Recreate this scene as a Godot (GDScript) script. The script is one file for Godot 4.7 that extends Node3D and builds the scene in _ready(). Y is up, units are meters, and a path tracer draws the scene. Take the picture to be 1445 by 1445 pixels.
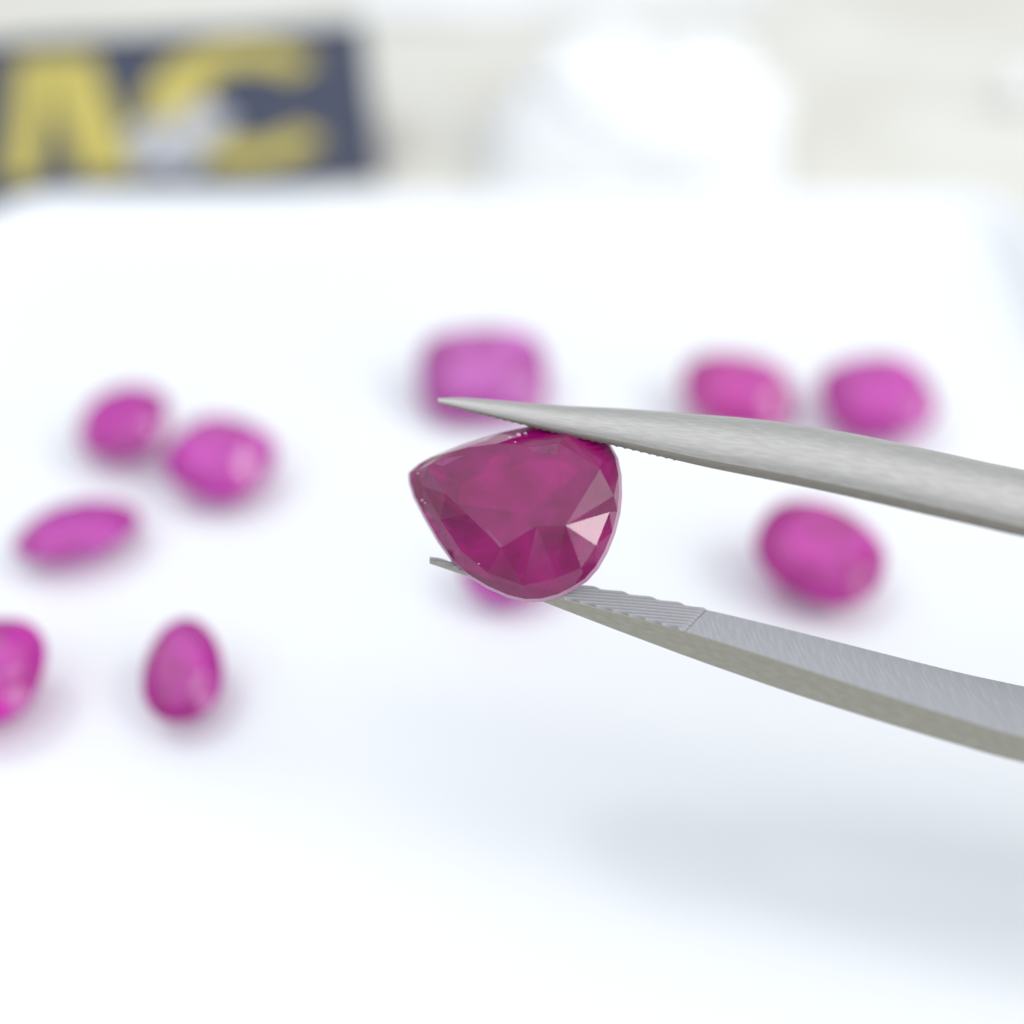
extends Node3D
# A ruby held in steel tweezers over a shallow white tray of loose rubies. Lengths below are in millimetres and are turned to metres by MM.

const MM := 0.001
const PITCH := 40.0                      # the camera looks down by this many degrees
const EYE := Vector3(0, 46, 0)
const GEM_AT := Vector3(0, 16.43, -35.24)  # 46 mm straight ahead of the lens
const GEM_SIZE := 0.902                  # the held stone is 9 mm long; it and the tweezers are laid out for one of 10 mm
const SLANT := 26.0                      # the broad side of the tweezers against the camera's axis

var rng := RandomNumberGenerator.new()
var used := {}
var M := {}


func _ready() -> void:
	rng.seed = 7
	var cam := Camera3D.new()
	cam.name = "camera"
	cam.near = 0.004
	cam.far = 5.0
	cam.fov = 49.98
	var lens := CameraAttributesPhysical.new()
	lens.frustum_focal_length = 25.75
	lens.exposure_aperture = 7.0
	lens.frustum_focus_distance = 0.0453
	lens.frustum_near = 0.004
	lens.frustum_far = 5.0
	cam.attributes = lens
	cam.fov = 49.98
	cam.position = EYE * MM
	cam.rotation_degrees.x = -PITCH
	add_child(cam)
	cam.current = true

	var env := Environment.new()
	env.background_mode = Environment.BG_COLOR
	env.background_color = Color(0.93, 0.96, 1.0)
	env.background_energy_multiplier = 0.37
	env.tonemap_mode = Environment.TONE_MAPPER_LINEAR
	env.tonemap_exposure = 1.40
	env.sdfgi_enabled = true
	env.ssao_enabled = true
	env.ssil_enabled = true
	var we := WorldEnvironment.new()
	we.name = "world_environment"
	we.environment = env
	add_child(we)

	panel("ceiling_panel", Vector3(-0.10, 0.91, 0.10), 1.1, 2.6, 1.30, Color(0.97, 0.985, 1.0))
	panel("window_right", Vector3(0.72, 0.69, 0.02), 1.0, 0.28, 0.17, Color(1.0, 0.99, 0.97))
	panel("window_left", Vector3(-0.40, 0.86, -0.32), 1.0, 0.14, 0.07, Color(0.97, 0.99, 1.0))
	panel("front_fill", Vector3(0.90, 0.42, 0.50), 1.2, 0.9, 0.45, Color(0.98, 0.99, 1.0))  # added unseen fill, not a window: brightens faces turned towards the camera

	materials()
	build_table()
	build_tray()
	build_background()
	build_tweezers()
	build_held_gem()
	build_loose_gems()


func panel(called: String, dir: Vector3, away: float, size: float, energy: float, tint: Color) -> void:
	var l := AreaLight3D.new()
	l.name = called
	l.area_size = Vector2(size, size)
	l.area_range = 3.0
	l.area_attenuation = 2.0
	l.light_energy = energy
	l.light_color = tint
	l.shadow_enabled = true
	add_child(l)
	var target := GEM_AT * MM
	l.look_at_from_position(target + dir.normalized() * away, target, Vector3(0.1, 0.3, -1).normalized())


# ------------------------------------------------------------------ helpers

func numbered(called: String) -> String:
	used[called] = used.get(called, -1) + 1
	return called if used[called] == 0 else "%s_%03d" % [called, used[called]]


func thing(called: String, label: String, category: String, at := Vector3.ZERO, group := "") -> Node3D:
	var o := Node3D.new()
	o.name = numbered(called)
	add_child(o, true)
	o.position = at * MM
	o.set_meta("label", label)
	o.set_meta("category", category)
	if group:
		o.set_meta("group", group)
	return o


func obj(called: String, st: SurfaceTool, mat: Material, parent: Node3D) -> MeshInstance3D:
	var o := MeshInstance3D.new()
	o.name = called
	o.mesh = st.commit()
	o.material_override = mat
	parent.add_child(o, true)
	return o


func begin() -> SurfaceTool:
	var st := SurfaceTool.new()
	st.begin(Mesh.PRIMITIVE_TRIANGLES)
	return st


func facet(st: SurfaceTool, pts: Array, away_from: Vector3) -> void:
	# a flat polygon (fan), turned so that it faces away from the given point
	for i in range(1, pts.size() - 1):
		var a: Vector3 = pts[0]
		var b: Vector3 = pts[i]
		var c: Vector3 = pts[i + 1]
		var n := (b - a).cross(c - a)
		if n.length() < 1e-9:
			continue
		n = n.normalized()
		if n.dot((a + b + c) / 3.0 - away_from) < 0.0:
			n = -n
			var t := b
			b = c
			c = t
		for p in [a, c, b]:
			st.set_normal(n)
			st.set_uv(Vector2(p.x, p.y) * 0.1)
			st.add_vertex(p * MM)


func sheet(st: SurfaceTool, rows: Array, outward: Vector3, uv := Vector2(0.1, 0.1), closed := false) -> void:
	# a smooth skin over rows of points; outward is roughly where the middle of it faces
	var n := rows.size()
	var m: int = rows[0].size()
	var norms := []
	var flip := 1.0
	for i in n:
		var line := []
		for j in m:
			var du: Vector3 = rows[mini(i + 1, n - 1)][j] - rows[maxi(i - 1, 0)][j]
			var jn := (j + 1) % (m - 1) if closed and j == m - 1 else mini(j + 1, m - 1)
			var jp := m - 2 if closed and j == 0 else maxi(j - 1, 0)
			var dv: Vector3 = rows[i][jn if not (closed and j == m - 1) else 1] - rows[i][jp]
			line.append(du.cross(dv).normalized())
		norms.append(line)
	var probe: Vector3 = norms[n / 2][m / 2]
	if probe.dot(outward) < 0.0:
		flip = -1.0
	for i in n - 1:
		for j in m - 1:
			var q := [[i, j], [i + 1, j], [i + 1, j + 1], [i, j + 1]]
			var order := [0, 2, 1, 0, 3, 2] if flip > 0.0 else [0, 1, 2, 0, 2, 3]
			for k in order:
				var at: Array = q[k]
				st.set_normal(norms[at[0]][at[1]] * flip)
				st.set_uv(Vector2(rows[at[0]][at[1]].x * uv.x, at[1] * uv.y))
				st.add_vertex(rows[at[0]][at[1]] * MM)


func spline(keys: Array, u: float) -> Array:
	# Catmull-Rom through rows of numbers, u counted in rows
	var i := clampi(int(floor(u)), 0, keys.size() - 2)
	var f := u - i
	var out := []
	for k in keys[0].size():
		out.append(cubic_interpolate(keys[i][k], keys[i + 1][k], keys[maxi(i - 1, 0)][k], keys[mini(i + 2, keys.size() - 1)][k], f))
	return out


func lin(r: float, g: float, b: float, a := 1.0) -> Color:
	var c := Color(r, g, b).linear_to_srgb()
	c.a = a
	return c


func noise_texture(freq: float, ramp: Array, size := 256, seed_ := 1, octaves := 4, as_normal := false, bump := 4.0) -> NoiseTexture2D:
	var f := FastNoiseLite.new()
	f.noise_type = FastNoiseLite.TYPE_SIMPLEX_SMOOTH
	f.frequency = freq
	f.seed = seed_
	f.fractal_octaves = octaves
	var t := NoiseTexture2D.new()
	t.width = size
	t.height = size
	t.seamless = true
	t.noise = f
	if as_normal:
		t.as_normal_map = true
		t.bump_strength = bump
	else:
		var g := Gradient.new()
		g.offsets = PackedFloat32Array([0.0, 0.5, 1.0])
		g.colors = PackedColorArray(ramp)
		t.color_ramp = g
	return t


func ruby(color: Color, clear: float, rough: float, tex: Texture2D, scale: float, spec := 0.27) -> StandardMaterial3D:
	var m := StandardMaterial3D.new()
	color.a = 1.0 - clear
	m.albedo_color = color
	m.roughness = rough
	m.metallic_specular = spec
	m.refraction_enabled = true
	m.refraction_scale = 0.076
	if tex:
		m.albedo_texture = tex
		m.uv1_triplanar = true
		m.uv1_scale = Vector3.ONE * scale
	return m


func materials() -> void:
	var plastic := StandardMaterial3D.new()
	plastic.albedo_color = lin(0.79, 0.805, 0.818)
	plastic.roughness = 0.5
	M.tray = plastic

	var table := StandardMaterial3D.new()
	table.albedo_texture = noise_texture(0.012, [lin(0.60, 0.575, 0.505), lin(0.665, 0.645, 0.58), lin(0.72, 0.71, 0.66)], 512, 5, 3)
	table.uv1_triplanar = true
	table.uv1_world_triplanar = true
	table.uv1_scale = Vector3.ONE * 6.0
	table.roughness = 0.55
	M.table = table

	var steel := StandardMaterial3D.new()
	steel.albedo_texture = noise_texture(0.02, [lin(0.42, 0.405, 0.375), lin(0.46, 0.445, 0.42), lin(0.54, 0.525, 0.50)], 512, 11, 5)
	steel.metallic = 0.45
	steel.roughness = 0.42
	steel.normal_enabled = true
	steel.normal_texture = noise_texture(0.09, [], 512, 4, 4, true, 5.0)
	steel.normal_scale = 0.12
	steel.uv1_scale = Vector3(1.4, 4.0, 1)
	M.steel = steel

	var inner := steel.duplicate()
	inner.albedo_texture = noise_texture(0.02, [lin(0.43, 0.43, 0.445), lin(0.47, 0.47, 0.485), lin(0.55, 0.55, 0.57)], 512, 12, 5)
	inner.roughness = 0.36
	inner.normal_scale = 0.16
	inner.uv1_scale = Vector3(9.0, 1.2, 1)
	M.inner = inner

	var grip := steel.duplicate()
	grip.albedo_texture = noise_texture(0.05, [lin(0.24, 0.235, 0.25), lin(0.30, 0.295, 0.31), lin(0.37, 0.365, 0.38)], 512, 13, 4)
	M.grip = grip

	var side := steel.duplicate()
	side.albedo_texture = noise_texture(0.03, [lin(0.31, 0.295, 0.245), lin(0.34, 0.325, 0.275), lin(0.38, 0.365, 0.315)], 512, 14, 5)
	side.roughness = 0.5
	M.side = side

	var brown_edge := steel.duplicate()  # darker, browner steel for the upper arm's front edge
	brown_edge.albedo_texture = noise_texture(0.03, [lin(0.20, 0.18, 0.155), lin(0.25, 0.23, 0.20), lin(0.31, 0.29, 0.26)], 512, 15, 5)
	brown_edge.roughness = 0.55
	M.brown_edge = brown_edge

	M.cloud = noise_texture(0.0045, [Color(0.70, 0.45, 0.58), Color(0.86, 0.80, 0.86), Color(1, 1, 1)], 512, 21, 4)
	M.ruby = ruby(lin(0.50, 0.003, 0.225), 0.55, 0.06, M.cloud, 150.0)
	M.girdle = ruby(lin(0.72, 0.42, 0.60), 0.45, 0.35, null, 1.0)
	M.reflection_and_veil = ruby(lin(0.56, 0.10, 0.34), 0.5, 0.2, M.cloud, 400.0)  # pale pieces on the table facet, one of them a painted reflection
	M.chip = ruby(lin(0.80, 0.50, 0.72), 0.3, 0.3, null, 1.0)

	var navy := StandardMaterial3D.new()
	navy.albedo_color = lin(0.036, 0.044, 0.080)
	navy.roughness = 0.5
	M.navy = navy
	var gold := StandardMaterial3D.new()
	gold.albedo_color = lin(0.50, 0.42, 0.10)
	gold.metallic = 0.25
	gold.roughness = 0.45
	M.gold = gold
	var silver := StandardMaterial3D.new()
	silver.albedo_color = lin(0.52, 0.53, 0.58)
	silver.metallic = 0.4
	silver.roughness = 0.4
	M.silver = silver
	var white := StandardMaterial3D.new()
	white.albedo_color = lin(0.92, 0.925, 0.93)
	white.roughness = 0.85
	white.backlight_enabled = true
	white.backlight = Color(0.6, 0.6, 0.6)
	M.white = white
	var glint_ball := StandardMaterial3D.new()  # white ball put in to draw a blurred glint
	glint_ball.albedo_color = lin(0.9, 0.9, 0.9)
	glint_ball.roughness = 0.12
	glint_ball.clearcoat_enabled = true
	glint_ball.clearcoat = 1.0
	M.glint_ball = glint_ball


# ------------------------------------------------------------------ setting

func build_table() -> void:
	var st := begin()
	var c := Vector3(0, -30, -150)
	var hx := 700.0
	var hz := 650.0
	var top := [c + Vector3(-hx, 28.6, -hz), c + Vector3(hx, 28.6, -hz), c + Vector3(hx, 28.6, hz), c + Vector3(-hx, 28.6, hz)]
	var low := []
	for p in top:
		low.append(p - Vector3(0, 30, 0))
	facet(st, top, c)
	facet(st, low, c)
	for i in 4:
		facet(st, [top[i], top[(i + 1) % 4], low[(i + 1) % 4], low[i]], c)
	var o := obj("tabletop", st, M.table, self)
	o.set_meta("kind", "structure")
	o.set_meta("label", "pale beige tabletop under the tray, out of focus behind it")
	o.set_meta("category", "tabletop")


func rounded_loop(inset: float, y: float) -> Array:
	var hx := 49.0 - inset
	var z0 := -100.5 + inset
	var z1 := 14.0 - inset
	var r := maxf(7.0 - inset * 0.6, 1.5)
	var pts := []
	for corner in 4:
		var cx := (hx - r) * (1 if corner in [0, 3] else -1)
		var cz := (z1 - r) if corner < 2 else (z0 + r)
		for k in 9:
			var a := PI / 2 * corner + PI / 2 * k / 8.0
			var p := Vector3(cx + r * cos(a), y, cz + r * sin(a))
			p.x -= 0.17 * (p.z + 100.5) * maxf(p.x / hx, 0.0)   # the right side runs inwards towards the front
			pts.append(p)
	pts.append(pts[0])
	return pts


func build_tray() -> void:
	var tray := thing("tray", "shallow white plastic tray with a low rounded rim holding loose rubies", "tray")
	var rim := begin()
	var rows := []
	for s in [[2.0, -1.35], [1.2, -1.0], [0.5, 0.2], [0.15, 1.1], [0.0, 1.5], [0.15, 1.85], [0.55, 2.05], [1.1, 2.05], [1.7, 1.9], [2.2, 1.35], [2.7, 0.8], [3.2, 0.4], [3.8, 0.15], [4.6, 0.03], [5.4, 0.0]]:
		rows.append(rounded_loop(s[0], s[1]))
	sheet(rim, rows, Vector3(-1, 1, 0), Vector2(0.1, 0.1), true)
	obj("rim", rim, M.tray, tray)
	var fl := begin()
	var loop: Array = rows[rows.size() - 1]
	var under: Array = rows[0]
	for i in loop.size() - 1:
		facet(fl, [Vector3(0, 0, -45), loop[i], loop[i + 1]], Vector3(0, -5, -45))
		facet(fl, [Vector3(0, -1.35, -45), under[i], under[i + 1]], Vector3(0, 5, -45))
	obj("floor", fl, M.tray, tray)


# ------------------------------------------------------------------ things behind the tray

func plate(st: SurfaceTool, outline: Array, z0: float, z1: float) -> void:
	# an extruded outline in the card's own plane
	var poly := PackedVector2Array(outline)
	var idx := Geometry2D.triangulate_polygon(poly)
	for i in range(0, idx.size(), 3):
		var t := [poly[idx[i]], poly[idx[i + 1]], poly[idx[i + 2]]]
		facet(st, t.map(func(p): return Vector3(p.x, p.y, z1)), Vector3(t[0].x, t[0].y, z0 - 50))
		facet(st, t.map(func(p): return Vector3(p.x, p.y, z0)), Vector3(t[0].x, t[0].y, z1 + 50))
	var turn := 1.0 if Geometry2D.is_polygon_clockwise(poly) else -1.0
	for i in poly.size():
		var a := poly[i]
		var b := poly[(i + 1) % poly.size()]
		var out := Vector2(-(b - a).y, (b - a).x) * turn
		var mid := (a + b) / 2.0 - out * 5.0
		facet(st, [Vector3(a.x, a.y, z0), Vector3(b.x, b.y, z0), Vector3(b.x, b.y, z1), Vector3(a.x, a.y, z1)], Vector3(mid.x, mid.y, (z0 + z1) / 2))


func tube(st: SurfaceTool, path: Array, r: float) -> void:
	var rows := []
	for i in path.size():
		var d: Vector3 = (path[mini(i + 1, path.size() - 1)] - path[maxi(i - 1, 0)]).normalized()
		var side := d.cross(Vector3(0, 0, 1)).normalized()
		var up := side.cross(d)
		var line := []
		for k in 9:
			var a := TAU * k / 8.0
			line.append(path[i] + (side * cos(a) + up * sin(a)) * r)
		rows.append(line)
	sheet(st, rows, -path[path.size() / 2] + rows[path.size() / 2][4], Vector2(0.1, 0.1), true)


func build_background() -> void:
	# the folded card: two leaves that meet at a ridge, the front one lettered
	var card := thing("tent_card", "navy folded tent card with large gold letters A C, leaning back behind the tray", "card", Vector3(-13.6, -1.4, -110.0))
	card.rotation_degrees.y = 10.0
	var lean := -42.0
	var front := begin()
	plate(front, [Vector2(-68, 0), Vector2(0, 0), Vector2(0, 16.4), Vector2(-68, 16.4)], -0.5, 0.0)
	var f := obj("front_leaf", front, M.navy, card)
	f.rotation_degrees.x = lean
	var back := begin()
	plate(back, [Vector2(-68, 0), Vector2(0, 0), Vector2(0, 16.4), Vector2(-68, 16.4)], -0.5, 0.0)
	var b := obj("back_leaf", back, M.navy, card)
	var ridge := Vector3(0, 16.4 * cos(deg_to_rad(42.0)), -16.4 * sin(deg_to_rad(42.0)))
	b.position = Vector3(0, 0, ridge.z * 2.0 - 1.0) * MM
	b.rotation_degrees.x = 42.0
	# letters, printed a hair proud of the leaf; x runs from the card's right edge
	var la := begin()
	for stroke in [
		[Vector2(-37.6, 2.8), Vector2(-34.0, 2.8), Vector2(-32.4, 10.5), Vector2(-31.5, 15.2), Vector2(-34.8, 15.2), Vector2(-36.2, 8.0)],
		[Vector2(-31.5, 15.2), Vector2(-31.9, 10.5), Vector2(-30.0, 2.8), Vector2(-24.2, 2.8), Vector2(-26.0, 9.0), Vector2(-27.6, 15.2)],
	]:
		plate(la, stroke, 0.02, 0.26)
	obj("letter_a", la, M.gold, f)
	var lc := begin()
	var ring := []
	var inner := []
	for k in 25:
		var a := deg_to_rad(lerpf(38.0, 322.0, k / 24.0))
		var thick := 3.6 + 2.8 * pow(sin(PI * k / 24.0), 3.0)
		ring.append(Vector2(-13.2 + 10.0 * cos(a), 9.0 + 6.6 * sin(a)))
		inner.append(Vector2(-13.2 + (10.0 - thick) * cos(a), 9.0 + (6.6 - minf(thick, 4.2) * 0.66) * sin(a)))
	inner.reverse()
	plate(lc, ring + inner, 0.02, 0.26)
	obj("letter_c", lc, M.gold, f)
	var em := begin()
	for sw in [[-23.0, 5.6, 2.4, 2.0], [-20.4, 4.8, 2.6, 2.0], [-18.0, 7.2, 2.4, 1.8], [-16.4, 7.0, 1.8, 1.4], [-19.6, 3.4, 2.4, 1.1], [-23.2, 3.8, 1.6, 1.1]]:
		var path := []
		for k in 23:
			var a := k * 0.62
			var q := 1.0 - k / 26.0
			path.append(Vector3(sw[0] + sw[2] * q * cos(a), sw[1] + sw[3] * q * sin(a), 0.45))
		tube(em, path, 0.42)
	obj("silver_emblem", em, M.silver, f)

	# white crumpled tissue
	var lump := begin()
	var nz := FastNoiseLite.new()
	nz.seed = 3
	nz.frequency = 0.55
	nz.fractal_octaves = 3
	var rows := []
	for i in 33:
		var line := []
		var v := PI / 2 * i / 32.0
		for j in 65:
			var a := TAU * (j % 64) / 64.0
			var d := Vector3(cos(a) * cos(v), sin(v), sin(a) * cos(v))
			var k := 1.0 + 0.16 * nz.get_noise_3dv(d * 2.6) + 0.06 * absf(nz.get_noise_3dv(d * 9.0))
			var e := Vector3(signf(d.x) * pow(absf(d.x), 0.62) * 15.5, pow(d.y, 0.55) * 10.6, signf(d.z) * pow(absf(d.z), 0.9) * 12.0) * k
			e.x += e.y * (0.30 if e.x < 0.0 else 0.0)
			e.z -= e.y * 0.8
			e.y -= 1.6 * exp(-pow((e.x - 2.0) / 2.6, 2.0)) * smoothstep(0.3, 1.0, d.y)
			line.append(e)
		rows.append(line)
	sheet(lump, rows, Vector3(-1, 1, 0), Vector2(0.1, 0.1), true)
	var tissue := thing("tissue", "crumpled white tissue lying on the table behind the tray", "tissue", Vector3(13.2, -1.4, -113.0))
	obj("folds", lump, M.white, tissue)

	# folded white paper farther back
	var paper := thing("paper_sheet", "white sheet of paper lying flat at the back of the table", "paper", Vector3(8.0, -1.4, -194.0))
	var ps := begin()
	var prow := []
	for i in 9:
		var line := []
		for j in 17:
			var x := lerpf(-32, 30, j / 16.0)
			line.append(Vector3(x, 0.3 + 0.5 * pow(sin(j * 0.55), 2.0) + 0.2 * sin(i * 0.9), lerpf(-30, 26, i / 8.0) + 2.0 * sin(j * 0.4)))
		prow.append(line)
	sheet(ps, prow, Vector3.UP)
	obj("upper_side", ps, M.white, paper)

	var glint_ball := thing("glint_ball", "small glossy white ball standing in for a blurred glint at the right, behind the tray", "glint_ball", Vector3(60.2, -1.4, -132.0))  # added ball that draws an out-of-focus glint
	var bs := begin()
	var brow := []
	for i in 17:
		var line := []
		var v := lerpf(-PI / 2 * 0.98, PI / 2 * 0.98, i / 16.0)
		for j in 25:
			var a := TAU * (j % 24) / 24.0
			line.append(Vector3(cos(a) * cos(v), 1.0 + sin(v), sin(a) * cos(v)) * 2.3)
		brow.append(line)
	sheet(bs, brow, Vector3(-1, 0, 0), Vector2(0.1, 0.1), true)
	obj("ball", bs, M.glint_ball, glint_ball)


# ------------------------------------------------------------------ tweezers

func build_tweezers() -> void:
	var tw := thing("tweezers", "grey steel gem tweezers with serrated tips gripping the pear-shaped ruby", "tweezers", GEM_AT)
	tw.rotation_degrees.x = -PITCH
	tw.scale = Vector3.ONE * GEM_SIZE
	# stations of the inner front edge: x, y, z, width of the arm, thickness
	var upper := [
		[-3.50, 5.17, -0.89, 0.30, 0.16], [-2.42, 4.85, -0.71, 0.83, 0.38], [-0.75, 4.40, -0.43, 1.31, 0.60], [0.74, 4.01, -0.17, 1.66, 0.76], [2.54, 3.55, 0.14, 2.12, 0.97], [4.80, 3.03, 0.54, 2.70, 1.23],
		[7.03, 2.47, 0.93, 3.25, 1.49], [8.90, 2.01, 1.28, 3.70, 1.69], [11.36, 1.48, 1.73, 4.12, 1.88], [13.48, 1.01, 2.13, 4.36, 1.99], [15.85, 0.45, 2.58, 4.52, 2.06], [17.89, -0.06, 2.98, 4.58, 2.08],
		[19.90, -0.55, 3.37, 4.58, 2.08], [22.00, -1.07, 3.80, 4.58, 2.08], [25.6, -1.80, 4.55, 4.62, 2.05], [30.0, -2.3, 5.45, 4.7, 2.0], [42.0, -2.6, 8.0, 5.0, 1.8], [56.0, -1.2, 11.4, 5.4, 1.5], [70.0, 1.5, 14.8, 5.8, 1.2], [82.0, 4.0, 17.8, 6.0, 1.0], [92.0, 6.0, 20.2, 5.6, 0.9]]
	var lower := [
		[-3.83, -2.22, -0.01, 0.27, 0.20], [-2.37, -2.68, 0.23, 0.59, 0.22], [-0.73, -3.15, 0.51, 0.92, 0.28], [0.73, -3.53, 0.75, 1.20, 0.40], [2.18, -3.90, 1.00, 1.46, 0.60], [4.09, -4.38, 1.33, 1.80, 0.88],
		[5.97, -4.86, 1.66, 2.13, 1.13], [8.13, -5.45, 2.04, 2.50, 1.35], [10.26, -6.08, 2.43, 2.85, 1.46], [12.36, -6.74, 2.81, 3.19, 1.50], [14.71, -7.48, 3.25, 3.55, 1.48], [17.02, -8.20, 3.69, 3.87, 1.43],
		[19.28, -8.88, 4.13, 4.14, 1.38], [21.63, -9.52, 4.60, 4.37, 1.34], [25.6, -10.30, 5.40, 4.52, 1.32], [30.0, -10.6, 6.3, 4.6, 1.3], [42.0, -10.0, 8.9, 5.0, 1.2], [56.0, -6.8, 12.0, 5.4, 1.1], [70.0, -2.2, 15.2, 5.8, 1.0], [82.0, 2.6, 17.9, 6.0, 0.9], [92.0, 5.8, 20.2, 5.6, 0.9]]
	arm(tw, "upper_arm", upper, 1.0)
	arm(tw, "lower_arm", lower, -1.0)
	# the block that joins the arms at their far end
	var w := Vector3(0, sin(deg_to_rad(SLANT)), -cos(deg_to_rad(SLANT)))
	var t := Vector3(0, cos(deg_to_rad(SLANT)), sin(deg_to_rad(SLANT)))
	var along := Vector3(10, 2.2, 2.4)
	var from := Vector3(88.5, 4.9, 19.4)
	var c := []
	for k in 8:
		c.append(from + along * (k & 1) + w * lerpf(-0.25, 6.2, (k >> 1) & 1) + t * lerpf(-1.5, 1.9, (k >> 2) & 1))
	var mid: Vector3 = (c[0] + c[7]) / 2.0
	var st := begin()
	for q in [[0, 1, 3, 2], [4, 5, 7, 6], [0, 1, 5, 4], [2, 3, 7, 6], [0, 2, 6, 4], [1, 3, 7, 5]]:
		facet(st, q.map(func(k): return c[k]), mid)
	obj("joint", st, M.steel, tw)


func arm(tw: Node3D, called: String, keys: Array, up: float) -> void:
	# up = 1: the arm above the gem, domed on its outer side; -1: the arm below it, flat sided
	var w := Vector3(0, sin(deg_to_rad(SLANT)), -cos(deg_to_rad(SLANT)))
	var t := Vector3(0, cos(deg_to_rad(SLANT)), sin(deg_to_rad(SLANT)))
	var steps := 14
	var total := (keys.size() - 1) * steps
	var outer := []
	var edge := []
	var plain := []
	var grip := []
	for i in total + 1:
		var k := spline(keys, float(i) / steps)
		var o := Vector3(k[0], k[1], k[2])
		var wide: float = k[3]
		var thick: float = k[4]
		var line := []
		if up > 0:
			edge.append(range(7).map(func(q): return o + t * thick * 0.22 * q / 6.0 - w * wide * 0.012 * sin(PI * q / 6.0)))
			for q in 23:
				var a := lerpf(0.0, PI, q / 22.0)
				line.append(o + w * wide * (0.5 - 0.5 * cos(a)) + t * thick * (0.22 + 0.78 * sin(a)))
			line.append(o + w * wide)
		else:
			# flat side with a slightly eased lower corner, then the outer face
			edge.append([o, o - t * thick * 0.06 - w * 0.035, o - t * thick * 0.12 - w * 0.05, o - t * thick * 0.5 - w * 0.06, o - t * thick * 0.86 - w * 0.04, o - t * thick * 0.96 + w * 0.03, o - t * thick * 1.0 + w * 0.12])
			for q in 12:
				var a := q / 11.0
				line.append(o + w * (0.12 + (wide - 0.12) * a) - t * thick * (1.0 + 0.12 * sin(PI * a)))
			line.append(o + w * wide)
		outer.append(line)
	var root := Node3D.new()
	root.name = called
	tw.add_child(root)
	var so := begin()
	sheet(so, outer, t * up, Vector2(0.06, 0.03))
	obj("outer_face", so, M.steel, root)
	var se := begin()
	sheet(se, edge, -w + t * 0.2 * up, Vector2(0.06, 0.03))
	obj("side_edge", se, M.brown_edge if up > 0 else M.side, root)
	# the serrated tip: slanting ridges cut across the inner face, ending on a slanting line
	var slope := 21.0 if up < 0 else 45.0
	var tall := 0.17 if up < 0 else 0.09
	var ends := []
	for q in 97:
		var u := 4.0
		while true:
			var k := spline(keys, u)
			if k[0] > 7.75 + 0.5 * k[3] * q / 96.0:
				break
			u += 0.01
		ends.append(u)
	for n in 601:
		var line := []
		for q in 97:
			var k := spline(keys, ends[q] * n / 600.0)
			var o := Vector3(k[0], k[1], k[2])
			var wide: float = k[3]
			var across: float = wide * q / 96.0
			var phase := (o.x * sin(deg_to_rad(slope)) - across * cos(deg_to_rad(slope))) / 0.26
			var ridge := 0.5 + 0.5 * cos(TAU * phase)
			var fade := smoothstep(0.0, 0.12, 7.75 + across * 0.5 - o.x) * clampf(wide / 0.7, 0.3, 1.0)
			var high: float = lerpf(0.0, tall * (ridge - 0.4), fade)
			line.append(o + w * across - t * up * (0.0 if q == 0 or q == 96 else high))
		grip.append(line)
	for n in 121:
		var line := []
		for q in 7:
			var k := spline(keys, lerpf(ends[q * 16], keys.size() - 1, pow(n / 120.0, 1.4)))
			line.append(Vector3(k[0], k[1], k[2]) + w * k[3] * q / 6.0)
		plain.append(line)
	var sp := begin()
	sheet(sp, plain, -t * up, Vector2(0.06, 0.03))
	obj("inner_face", sp, M.inner, root)
	var sg := begin()
	sheet(sg, grip, -t * up, Vector2(0.06, 0.03))
	obj("serrated_grip", sg, M.grip, root)


# ------------------------------------------------------------------ gems

func stitch(st: SurfaceTool, a: Array, b: Array, centre: Vector3) -> void:
	# triangles between two closed rings that run the same way, by shorter diagonal
	var i := 0
	var best := 1e9
	var j0 := 0
	for q in b.size():
		if a[0].distance_to(b[q]) < best:
			best = a[0].distance_to(b[q])
			j0 = q
	var j := 0
	while i < a.size() or j < b.size():
		var pa: Vector3 = a[i % a.size()]
		var pb: Vector3 = b[(j0 + j) % b.size()]
		var na: Vector3 = a[(i + 1) % a.size()]
		var nb: Vector3 = b[(j0 + j + 1) % b.size()]
		if j >= b.size() or (i < a.size() and na.distance_to(pb) < nb.distance_to(pa)):
			facet(st, [pa, pb, na], centre)
			i += 1
		else:
			facet(st, [pa, pb, nb], centre)
			j += 1


func tilted(p: Vector3) -> Vector3:
	# the held gem's girdle plane leans up and to the left of the lens
	return Vector3(p.x, p.y, p.z + 0.147 * p.x - 0.27 * p.y)


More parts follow.
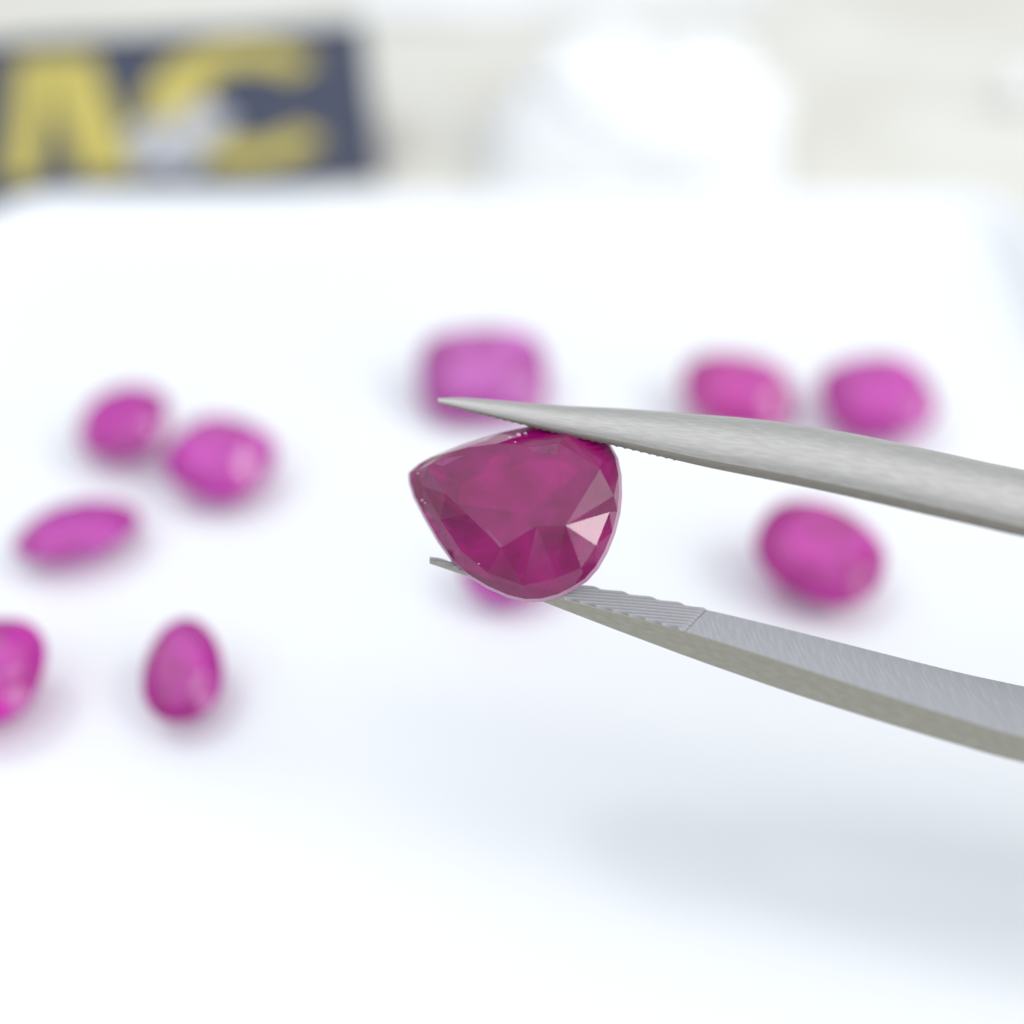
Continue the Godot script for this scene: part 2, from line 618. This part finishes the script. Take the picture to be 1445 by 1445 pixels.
func build_held_gem() -> void:
	var gem := thing("pear_ruby", "large dark magenta pear-cut ruby gripped in the tweezers, in sharp focus", "ruby", GEM_AT)
	gem.rotation_degrees.x = -PITCH
	gem.scale = Vector3.ONE * GEM_SIZE
	var outline := [
		Vector2(-4.85, 1.91), Vector2(-4.4, 2.31), Vector2(-3.85, 2.61), Vector2(-3.12, 2.93), Vector2(-2.4, 3.2), Vector2(-1.49, 3.49), Vector2(-0.57, 3.74), Vector2(0.24, 3.92), Vector2(1.06, 4.07), Vector2(2.07, 4.16), Vector2(2.98, 4.06),
		Vector2(3.8, 3.74), Vector2(4.43, 3.23), Vector2(4.78, 2.56), Vector2(4.92, 1.74), Vector2(4.92, 0.83), Vector2(4.82, 0.01), Vector2(4.57, -0.9), Vector2(4.21, -1.76), Vector2(3.8, -2.45), Vector2(3.3, -3.01),
		Vector2(2.7, -3.4), Vector2(2.07, -3.72), Vector2(1.34, -3.92), Vector2(0.61, -3.95), Vector2(-0.21, -3.77), Vector2(-1.12, -3.38), Vector2(-2.03, -2.85), Vector2(-2.67, -2.28), Vector2(-3.4, -1.33), Vector2(-4.04, -0.26), Vector2(-4.58, 0.74), Vector2(-4.81, 1.43)]
	var n := Vector3(-0.14, 0.258, 0.956)
	var centre := Vector3(0.5, 0.2, -0.6)
	var girdle := []
	var below := []
	for p in outline:
		var g := tilted(Vector3(p.x, p.y, 0))
		girdle.append(g)
		below.append(tilted(Vector3((p.x - 0.5) * 1.03 + 0.5, (p.y - 0.2) * 1.02 + 0.2, 0)) - n * 0.32)
	# table corners and the ring of crown corners, both clockwise from the point: x, y, height over the girdle plane
	var table := [Vector3(-3.95, 2.10, 1.5), Vector3(-2.0, 2.98, 1.5), Vector3(-0.71, 3.14, 1.5), Vector3(0.61, 3.04, 1.5), Vector3(2.14, 3.16, 1.5), Vector3(2.39, -0.6, 1.5), Vector3(1.11, -0.62, 1.5), Vector3(-0.48, -1.6, 1.5), Vector3(-2.03, -0.1, 1.5), Vector3(-3.03, 0.83, 1.5)].map(tilted)
	var mid := [
		Vector3(-4.45, 1.95, 0.55), Vector3(-3.2, 2.72, 0.75), Vector3(-1.2, 3.34, 0.85), Vector3(0.3, 3.52, 0.8), Vector3(2.7, 3.72, 0.6), Vector3(3.98, 1.93, 1.3), Vector3(4.62, 0.74, 0.75), Vector3(4.45, 0.0, 0.25), Vector3(3.78, -1.50, 0.74), Vector3(3.1, -2.5, 0.7),
		Vector3(2.0, -2.95, 0.75), Vector3(0.5, -3.3, 0.7), Vector3(-1.1, -2.75, 0.7), Vector3(-2.35, -1.75, 0.75), Vector3(-3.3, -0.35, 0.75), Vector3(-4.2, 1.2, 0.6)].map(tilted)
	var st := begin()
	facet(st, table, centre)
	obj("table_facet", st, M.ruby, gem)
	st = begin()
	stitch(st, table, mid, centre)
	stitch(st, mid, girdle, centre)
	obj("crown", st, M.ruby, gem)
	st = begin()
	for i in girdle.size():
		var j := (i + 1) % girdle.size()
		facet(st, [girdle[i], girdle[j], below[j], below[i]], centre - n * 0.2)
	obj("girdle", st, M.girdle, gem)
	st = begin()
	var lowring := []
	for i in 14:
		var p: Vector2 = outline[int(i * 33.0 / 14.0 + 1)]
		lowring.append(tilted(Vector3((p.x - 0.5) * 0.62 + 0.5, (p.y - 0.2) * 0.62 + 0.2, 0)) - n * 2.3)
	stitch(st, below, lowring, centre)
	var keel := centre - n * 3.6
	for i in lowring.size():
		facet(st, [lowring[i], lowring[(i + 1) % lowring.size()], keel], centre)
	obj("pavilion", st, M.ruby, gem)
	# pavilion reflection painted as a pale wedge near the upper corner; then a pale patch and a short streak on the lower edge of the table
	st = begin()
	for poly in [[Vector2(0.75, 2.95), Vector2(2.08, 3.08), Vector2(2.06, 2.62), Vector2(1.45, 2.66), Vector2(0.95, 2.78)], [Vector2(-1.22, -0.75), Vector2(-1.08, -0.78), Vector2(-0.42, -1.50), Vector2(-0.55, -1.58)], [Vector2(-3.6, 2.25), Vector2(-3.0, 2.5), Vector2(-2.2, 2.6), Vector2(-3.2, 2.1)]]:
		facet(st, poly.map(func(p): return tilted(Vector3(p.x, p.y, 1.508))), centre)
	obj("reflection_and_veil", st, M.reflection_and_veil, gem)
	# pale chips along the edge of the crown
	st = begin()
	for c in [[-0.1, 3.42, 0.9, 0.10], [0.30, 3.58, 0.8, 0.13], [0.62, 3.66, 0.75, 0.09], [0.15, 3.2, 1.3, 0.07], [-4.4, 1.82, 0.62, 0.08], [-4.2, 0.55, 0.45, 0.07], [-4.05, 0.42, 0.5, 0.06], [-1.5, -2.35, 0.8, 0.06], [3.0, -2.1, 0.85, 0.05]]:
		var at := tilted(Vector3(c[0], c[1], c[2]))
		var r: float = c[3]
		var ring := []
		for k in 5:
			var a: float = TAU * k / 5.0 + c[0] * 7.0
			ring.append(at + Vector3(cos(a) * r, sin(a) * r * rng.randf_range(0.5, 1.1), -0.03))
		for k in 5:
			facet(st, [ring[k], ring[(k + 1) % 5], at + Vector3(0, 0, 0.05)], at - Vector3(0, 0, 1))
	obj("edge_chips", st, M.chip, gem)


func cut_gem(label: String, at: Vector3, half: Vector2, shape: float, point: float, turn: Vector3, depth: float, color: Color, clear: float) -> void:
	# an oval or cushion cut stone lying on the tray: shape 2 is an oval, more is squarer; point > 0 draws one end out
	var gem := thing("loose_ruby", label, "ruby", Vector3.ZERO, "loose rubies lying on the white tray")
	var mat := ruby(color, clear * 0.8, 0.17, M.cloud, 120.0, 0.5)
	mat.backlight_enabled = true
	mat.backlight = Color(color.r, color.g, color.b) * 0.5
	var ringpt := func(k: float, sides: int, s: float, z: float) -> Vector3:
		var a := TAU * k / sides
		var c := cos(a)
		var q := sin(a)
		var x := signf(c) * pow(absf(c), 2.0 / shape) * half.x
		var y := signf(q) * pow(absf(q), 2.0 / shape) * half.y
		y *= 1.0 - point * 0.5 * (1.0 + c)
		return Vector3(x * s, z, y * s)
	var h := half.y * 0.42
	var table := range(8).map(func(k): return ringpt.call(k + 0.5, 8, 0.60, h))
	var mid := range(16).map(func(k): return ringpt.call(k, 16, 0.82, h * 0.62))
	var girdle := range(32).map(func(k): return ringpt.call(k, 32, 1.0, 0.12))
	var below := range(32).map(func(k): return ringpt.call(k, 32, 1.0, -0.12))
	var low := range(16).map(func(k): return ringpt.call(k, 16, 0.74, -depth * 0.62))
	var culet := range(8).map(func(k): return ringpt.call(k + 0.5, 8, 0.24, -depth))
	var centre := Vector3.ZERO
	var st := begin()
	facet(st, table, centre)
	stitch(st, table, mid, centre)
	stitch(st, mid, girdle, centre)
	var parts := [obj("crown", st, mat, gem)]
	st = begin()
	for i in 32:
		facet(st, [girdle[i], girdle[(i + 1) % 32], below[(i + 1) % 32], below[i]], centre)
	parts.append(obj("girdle", st, mat, gem))
	st = begin()
	stitch(st, below, low, centre)
	stitch(st, low, culet, centre)
	facet(st, culet, centre)
	parts.append(obj("pavilion", st, mat, gem))
	gem.rotation_degrees = turn
	var lowest: float = 1e9
	for ring in [table, girdle, below, low, culet]:
		for p in ring:
			lowest = minf(lowest, (gem.basis * p).y)
	gem.position = Vector3(at.x, -lowest + 0.01, at.z) * MM


func build_loose_gems() -> void:
	cut_gem("pale pink cushion-cut ruby behind the upper tweezer tip", Vector3(-2.1, 0, -67.6), Vector2(4.7, 4.1), 3.2, 0.0, Vector3(22, 4, 0), 2.2, lin(0.831, 0.170, 0.723), 0.4)
	cut_gem("magenta cushion ruby partly hidden by the upper tweezer arm", Vector3(16.2, 0, -65.8), Vector2(4.1, 3.5), 2.6, 0.0, Vector3(13, -6, -7), 2.0, lin(0.899, 0.029, 0.602), 0.5)
	cut_gem("pink oval ruby above the upper tweezer arm, nearest the tray's right wall", Vector3(25.8, 0, -64.8), Vector2(4.0, 3.7), 2.5, 0.0, Vector3(14, 8, 5), 2.2, lin(0.913, 0.049, 0.707), 0.5)
	cut_gem("large round magenta ruby between the two tweezer arms", Vector3(18.1, 0, -48.0), Vector2(3.8, 3.4), 2.3, 0.0, Vector3(12, -32, -9), 2.6, lin(0.874, 0.032, 0.602), 0.5)
	cut_gem("round pink ruby farthest back of the stones at the left", Vector3(-26.6, 0, -61.6), Vector2(3.2, 3.4), 2.2, 0.0, Vector3(2, 20, 12), 2.4, lin(0.886, 0.038, 0.679), 0.5)
	cut_gem("rounded square pink ruby right beside the round one at the left", Vector3(-19.1, 0, -57.4), Vector2(3.5, 3.3), 2.5, 0.0, Vector3(12, -24, -8), 2.4, lin(0.899, 0.044, 0.720), 0.5)
	cut_gem("slender pink oval ruby lying tilted at the left of the tray", Vector3(-26.8, 0, -51.2), Vector2(3.8, 3.0), 2.1, 0.0, Vector3(-14, 22, 0), 1.4, lin(0.899, 0.060, 0.732), 0.45)
	cut_gem("deep pink ruby cut off by the left edge of the photo", Vector3(-27.6, 0, -38.6), Vector2(3.2, 3.2), 2.3, 0.0, Vector3(14, 0, 4), 2.6, lin(0.899, 0.032, 0.654), 0.5)
	cut_gem("small deep red pear-shaped ruby lowest of the stones, pointing away", Vector3(-17.4, 0, -39.2), Vector2(3.05, 2.35), 2.1, 0.24, Vector3(0, 100, 14), 2.2, lin(0.814, 0.012, 0.569), 0.5)
	cut_gem("pink ruby mostly hidden under the held pear ruby", Vector3(-0.2, 0, -47.4), Vector2(2.7, 2.3), 2.2, 0.0, Vector3(8, 8, 0), 1.8, lin(0.913, 0.054, 0.759), 0.45)
